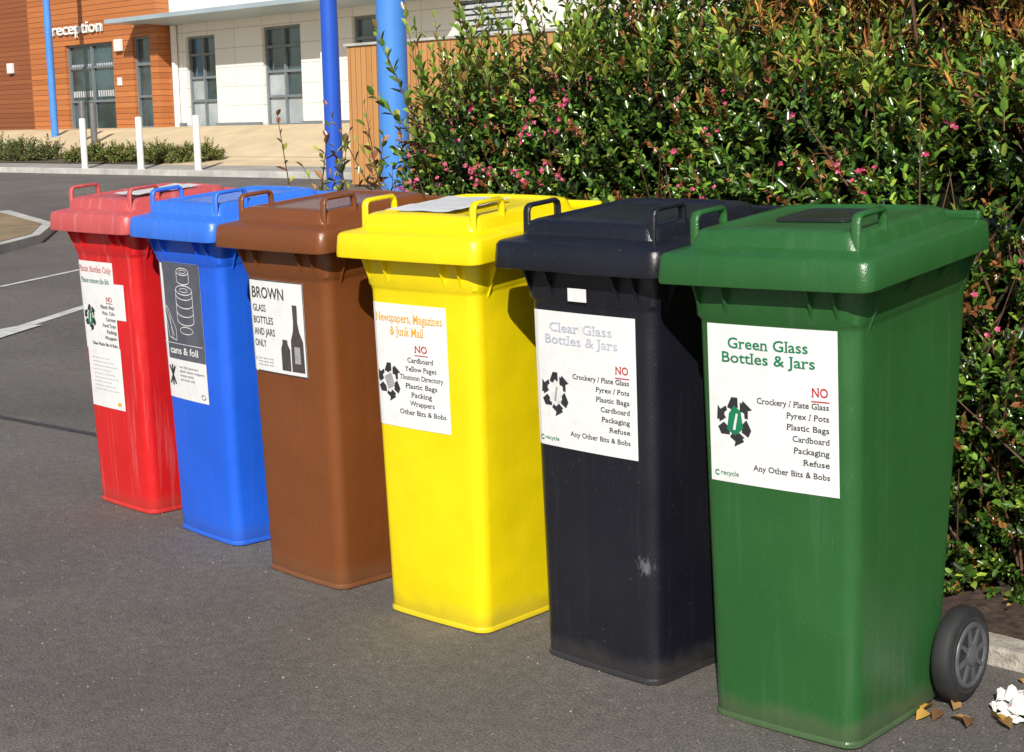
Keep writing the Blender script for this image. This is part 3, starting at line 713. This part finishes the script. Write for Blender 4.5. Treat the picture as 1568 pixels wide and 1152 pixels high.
for i in range(1100):
    x=random.uniform(-6,1.2); y=random.uniform(-1.6,.7); r=random.uniform(.0012,.0033); k=len(vs)
    for a in range(5):
        an=a*1.2566; vs.append((x+r*math.cos(an)*random.uniform(.6,1.2),y+r*math.sin(an)*random.uniform(.6,1.2),.0005))
    vs.append((x,y,r*1.1)); fs+=[(k+a,k+(a+1)%5,k+5) for a in range(5)]
mesh('grit',vs,fs,simple('grit_stone',(.34,.31,.28),.9,.5,300))

# ------------------------------------------------------------ road details
strip('parking_line',(-6.95,1.55),(-7.95,3.1),.10,.004,M['rpaint'])
poly('direction_arrow',[(-7.35,1.75),(-6.85,1.65),(-7.10,1.98),(-7.32,2.34),(-7.42,2.2)],.008,M['rpaint'])
strip('parking_line',(-9.6,3.2),(-10.2,4.5),.06,.004,M['rpaint'])
strip('asphalt_joint',(-6.4,.52),(-3.2,.86),.04,.003,M['seam'])
TI=empty('traffic_island')
out=[(-16.6,6.9),(-14.0,6.1),(-12.75,5.25),(-11.9,4.2),(-13.4,3.6),(-17,5.5)]
cxx=sum(p[0] for p in out)/6; cyy=sum(p[1] for p in out)/6
poly('kerb_edge',out[::-1],.09,M['kerb2'],.15,TI); poly('paving',[(cxx+(a-cxx)*.88,cyy+(b_-cyy)*.84) for a,b_ in out][::-1],.095,M['ochred'],0,TI)
boxes('kerb',[(-60+.92*i,-60+.92*i+.912,13.2,13.33,tz(13.2)-.1,tz(13.2)+.11) for i in range(58)],M['kerb2'],None,.01)
sheet('pavement',-60,-6,13.34,14.2,.06,M['greypave'])
sheet('planting_bed',-60,-24.6,14.2,15.2,.07,M['bedsoil'])
sheet('pavement',-24.6,-6,14.2,15.2,.06,M['ochre'])
sheet('pavement',-70,-5,15.2,18.9,.065,M['ochre'])

def bollard(x,y,h,r,mat,name,cap=True):
    z=tz(y)+.05; E=empty(name,(x,y,z))
    lathe('post',[(r,0),(r,h-.03),(r*.92,h-.008),(r*.6,h)],mat,E,16)
    lathe('base_collar',[(r*1.5,0),(r*1.5,.015),(r*1.15,.03)],mat,E,16)
for x in (-26.2,-24.1,-22.15): bollard(x,13.5,1.02,.065,M['white'],'bollard',False)
for x,y in ((-31.6,16.6),(-30.6,16.3),(-21.35,16.0),(-37.5,17.0)): bollard(x,y,.95,.075,M['bgrey'],'steel_bollard',False)
def pole(x,y,r,h,mat):
    E=empty('blue_column',(x,y,tz(y))); lathe('shaft',[(r*1.6,0),(r*1.6,.02),(r,.03),(r,h)],mat,E,32)
    for zz in (2.6,): lathe('collar',[(r*1.01,zz),(r*1.04,zz+.01),(r*1.04,zz+.03),(r*1.01,zz+.04)],mat,E,32)
pole(-3.93,2.47,.0735,5,M['polel']); pole(-7.87,5.25,.069,6,M['poled']); pole(-33.7,17,.09,7,M['polel'])

def shrub(x,y,r,h,cols,w,name='low_shrub',nsh=110,ll=.08,lw=.03):
    E=empty(name,(x,y,tz(y)+.06))
    th=rng.uniform(0,6.28,nsh); ph=rng.uniform(0,1,nsh); D=np.stack([np.cos(th)*np.sqrt(1-ph**2),np.sin(th)*np.sqrt(1-ph**2),ph+.15],1)
    O=D*np.array([r,r*.8,h])*rng.uniform(.25,.75,(nsh,1))
    f=lambda n,nl,t,P: pal(cols,w,n*nl).reshape(n,nl,3)
    leaves('foliage',*shoots(O,D+rng.normal(0,.25,(nsh,3)),rng.uniform(.12,.3,nsh)*(r/.5),11,ll,lw,f),M['leafm'],E)
    twigs('stems',O*0,D,np.full(nsh,r*.6),.006,M['twig'],E)
silver=[(.46,.47,.41),(.34,.37,.27),(.56,.56,.50)]; grn=[(.09,.14,.03),(.15,.19,.05),(.20,.18,.08),(.06,.08,.03)]
for i in range(8): shrub(-33.6+.75*i*.9-1.2,14.6+.2*(i%2),.55,.60-.04*i,silver if i<4 else grn,[1]*(3 if i<4 else 4),'silver_shrub' if i<4 else 'low_shrub')
for i in range(9): shrub(-27.6+.55*i-.6,14.5+.3*(i%3)*.5,.40,.24+.05*((i*5)%3),[(.12,.17,.03),(.20,.23,.06),(.28,.22,.08),(.06,.08,.03)],[2,2,1,1])
for i in range(10): shrub(-41+.7*i,15.0,.5,.5,silver if i%3 else grn,[1]*(3 if i%3 else 4),'silver_shrub' if i%3 else 'low_shrub')

# ------------------------------------------------------------ building
B=empty('reception_building')
def wall(name,x0,x1,z0,z1,y,th,openings,mat):
    xs_=sorted({x0,x1,*[o[0] for o in openings],*[o[1] for o in openings]}); zs_=sorted({z0,z1,*[o[2] for o in openings],*[o[3] for o in openings]})
    bs=[]
    for a,b_ in zip(xs_,xs_[1:]):
        for c,d in zip(zs_,zs_[1:]):
            if any(o[0]<=a and b_<=o[1] and o[2]<=c and d<=o[3] for o in openings): continue
            bs.append((a,b_,y,y+th,c,d))
    return boxes(name,bs,mat,B)
def window(x0,x1,z0,z1,y,cols,rows,fm,blind=0,t=.06):
    boxes('glass',[(x0,x1,y+.16,y+.17,z0,z1)],M['glass'],B)
    bs=[(x0,x0+t,y+.08,y+.155,z0,z1),(x1-t,x1,y+.08,y+.155,z0,z1),(x0+t,x1-t,y+.08,y+.155,z1-t,z1),(x0+t,x1-t,y+.08,y+.155,z0,z0+t)]
    for i in range(1,cols): a=x0+(x1-x0)*i/cols; bs.append((a-t/2,a+t/2,y+.083,y+.152,z0+t,z1-t))
    for r_ in rows: zz=z0+(z1-z0)*r_; bs.append((x0+t,x1-t,y+.086,y+.149,zz-t/2,zz+t/2))
    boxes('window_frame',bs,fm,B)
g0=1.2
door=(-35.8,-33.4,g0,3.52); nw=(-32.45,-31.65,g0+.1,3.58)
wall('timber_wall',-37.7,-31.3,g0,8,18.6,.38,[door,nw],M['wood'])
wall('side_timber_wall',-50,-37.7,g0,8,20.0,.3,[(-40.2,-39.3,2.7,3.4)],M['wood2'])
boxes('side_return',[(-37.68,-37.66,18.99,20.0,g0,7.9)],M['wood2'],B)
window(*door,18.6,2,(.36,.74),M['frame']); window(*nw,18.6,1,(.35,.7),M['frame']); window(-40.2,-39.3,2.7,3.4,20.0,2,(),M['framew'])
bs=[]
for r_ in (2.15,2.85):
    for i in range(20):
        a=-35.72+.115*i
        if abs(a+.04+34.6)<.09: continue
        bs.append((a,a+.075,18.745,18.75,r_,r_+.16))
boxes('door_manifestation_dots',bs,M['framew'],B)
w1=(-30.67,-29.42,1.28,3.50);w2=(-27.52,-26.07,1.30,3.56);w3=(-24.25,-22.6,1.30,3.60);w4=(-20.95,-19.35,2.6,3.70)
wall('panel_wall',-31.9,-8,g0,9,19,.35,[w1,w2,w3,w4],M['panels'])
for w_ in (w1,w2,w3): window(*w_,19,2,(.30,.55,.80),M['frame'])
window(*w4,19,3,(),M['frame'])
for (a,b_) in ((w1[0]-.0,w1[1]),(w2[0],w2[1]),(w3[0],w3[1])):
    boxes('half_blind',[(a+.06,(a+b_)/2-.03,19.145,19.158,1.34,2.5),((a+b_)/2+.03,b_-.06,19.145,19.158,1.34,1.95)],M['blind'],B)
boxes('louvre',[(-20.9,-19.4,19.03,19.06,2.66+.11*i,2.66+.11*i+.07) for i in range(9)],M['framew'],B)
vs=[(-31.28,17.7,3.86),(-20.5,17.7,3.86),(-20.5,18.99,3.80),(-31.28,18.99,3.80),(-31.28,17.7,3.96),(-20.5,17.7,3.96),(-20.5,18.99,4.10),(-31.28,18.99,4.10)]
mesh('canopy',vs,BF,M['canopy'],B)
boxes('canopy_over_entrance',[(-32.2,-31.3,17.7,18.58,3.86,3.96)],M['canopy'],B)
boxes('downpipe',[(-31.1,-30.98,18.85,18.97,g0,3.8),(-25.2,-25.1,18.85,18.97,g0,3.8)],M['white'],B,.02)
boxes('plinth',[(-30.95,-30.75,18.9,18.98,g0,1.42),(-29.4,-27.6,18.9,18.98,g0,1.40),(-26.0,-24.3,18.9,18.98,g0,1.40)],M['frame'],B)
boxes('wall_light',[(-33.15,-32.85,18.48,18.59,3.25,3.55),(-41.6,-41.3,19.88,19.99,3.0,3.3)],M['white'],B,.02)
boxes('notice_panel',[(-33.2,-33.0,18.57,18.59,2.4,2.6)],M['white'],B)
v,f=text_geo('reception',.012); sc=.44; wd=(v[:,0].max()-v[:,0].min()); sx=2.55/wd
vs=[(-36.35+a*sx,18.53,3.80+c*sc) for a,c in v]; k=len(vs); vs2=vs+[(x,18.57,z) for x,_,z in vs]
mesh('reception_lettering',vs2,list(f)+[tuple(i+k for i in g)[::-1] for g in f],M['sign'],B)
boxes('roof',[(-50,-8,19.36,34,8.6,8.9)],M['framew'],B); boxes('rear_wall',[(-50,-8,33.6,34,g0,8.6)],M['panels'],B)
boxes('eaves_band',[(-37.8,-31.25,18.3,18.59,6.6,6.9),(-31.24,-8,18.4,18.99,6.9,7.2)],M['framew'],B)

F=empty('timber_fence')
bs=[]
x=-15.9
while x<-4:
    bs.append((x,x+.112,12.0+random.uniform(0,.006),12.02,tz(12)+.04,2.42)); x+=.12
boxes('boards',bs,M['fence'],F)
boxes('top_rail',[(-15.95,-4,11.97,12.05,2.425,2.46)],M['kerb2'],F)
boxes('rails',[(-15.9,-4,12.025,12.07,.9,1.0),(-15.9,-4,12.025,12.07,2.0,2.1)],M['fence'],F)
boxes('posts',[(-15.9+1.8*k,-15.8+1.8*k,12.072,12.17,.3,2.40) for k in range(7)],M['fence'],F)

# ------------------------------------------------------------ light & camera
EL=math.radians(34)
sv=Vector((.60*math.cos(EL),-.80*math.cos(EL),math.sin(EL))).normalized()
sd=bpy.data.lights.new('sun','SUN'); sd.energy=5.0; sd.angle=math.radians(.5); sd.color=(1,.95,.85); so=bpy.data.objects.new('sun',sd); COL.objects.link(so)
so.rotation_euler=sv.to_track_quat('Z','Y').to_euler(); so.location=(5,-8,8)
w=bpy.data.worlds.new('World'); scn.world=w; w.use_nodes=True; nt=w.node_tree
sk=nt.nodes.new('ShaderNodeTexSky'); sk.sky_type='NISHITA'; sk.sun_disc=False; sk.sun_elevation=EL; sk.sun_rotation=math.atan2(.60,-.80)
nt.links.new(sk.outputs[0],nt.nodes['Background'].inputs[0]); nt.nodes['Background'].inputs[1].default_value=.08
f=2313.;C=Vector((1.726,-2.4464,1.2793));yaw,pit,rol=.7815,-.1662,-.0183
fw=Vector((-math.sin(yaw)*math.cos(pit),math.cos(yaw)*math.cos(pit),math.sin(pit))); r=Vector((math.cos(yaw),math.sin(yaw),0)); u=r.cross(fw)
c,s=math.cos(rol),math.sin(rol); r2=r*c+u*s; u2=-s*r+c*u
cd=bpy.data.cameras.new('camera'); cd.sensor_width=36; cd.lens=36*f/1568; cd.clip_end=2000; cd.clip_start=.05
co=bpy.data.objects.new('camera',cd); COL.objects.link(co)
m=Matrix((( r2.x,u2.x,-fw.x,C.x),(r2.y,u2.y,-fw.y,C.y),(r2.z,u2.z,-fw.z,C.z),(0,0,0,1))); co.matrix_world=m; scn.camera=co
print('OK')
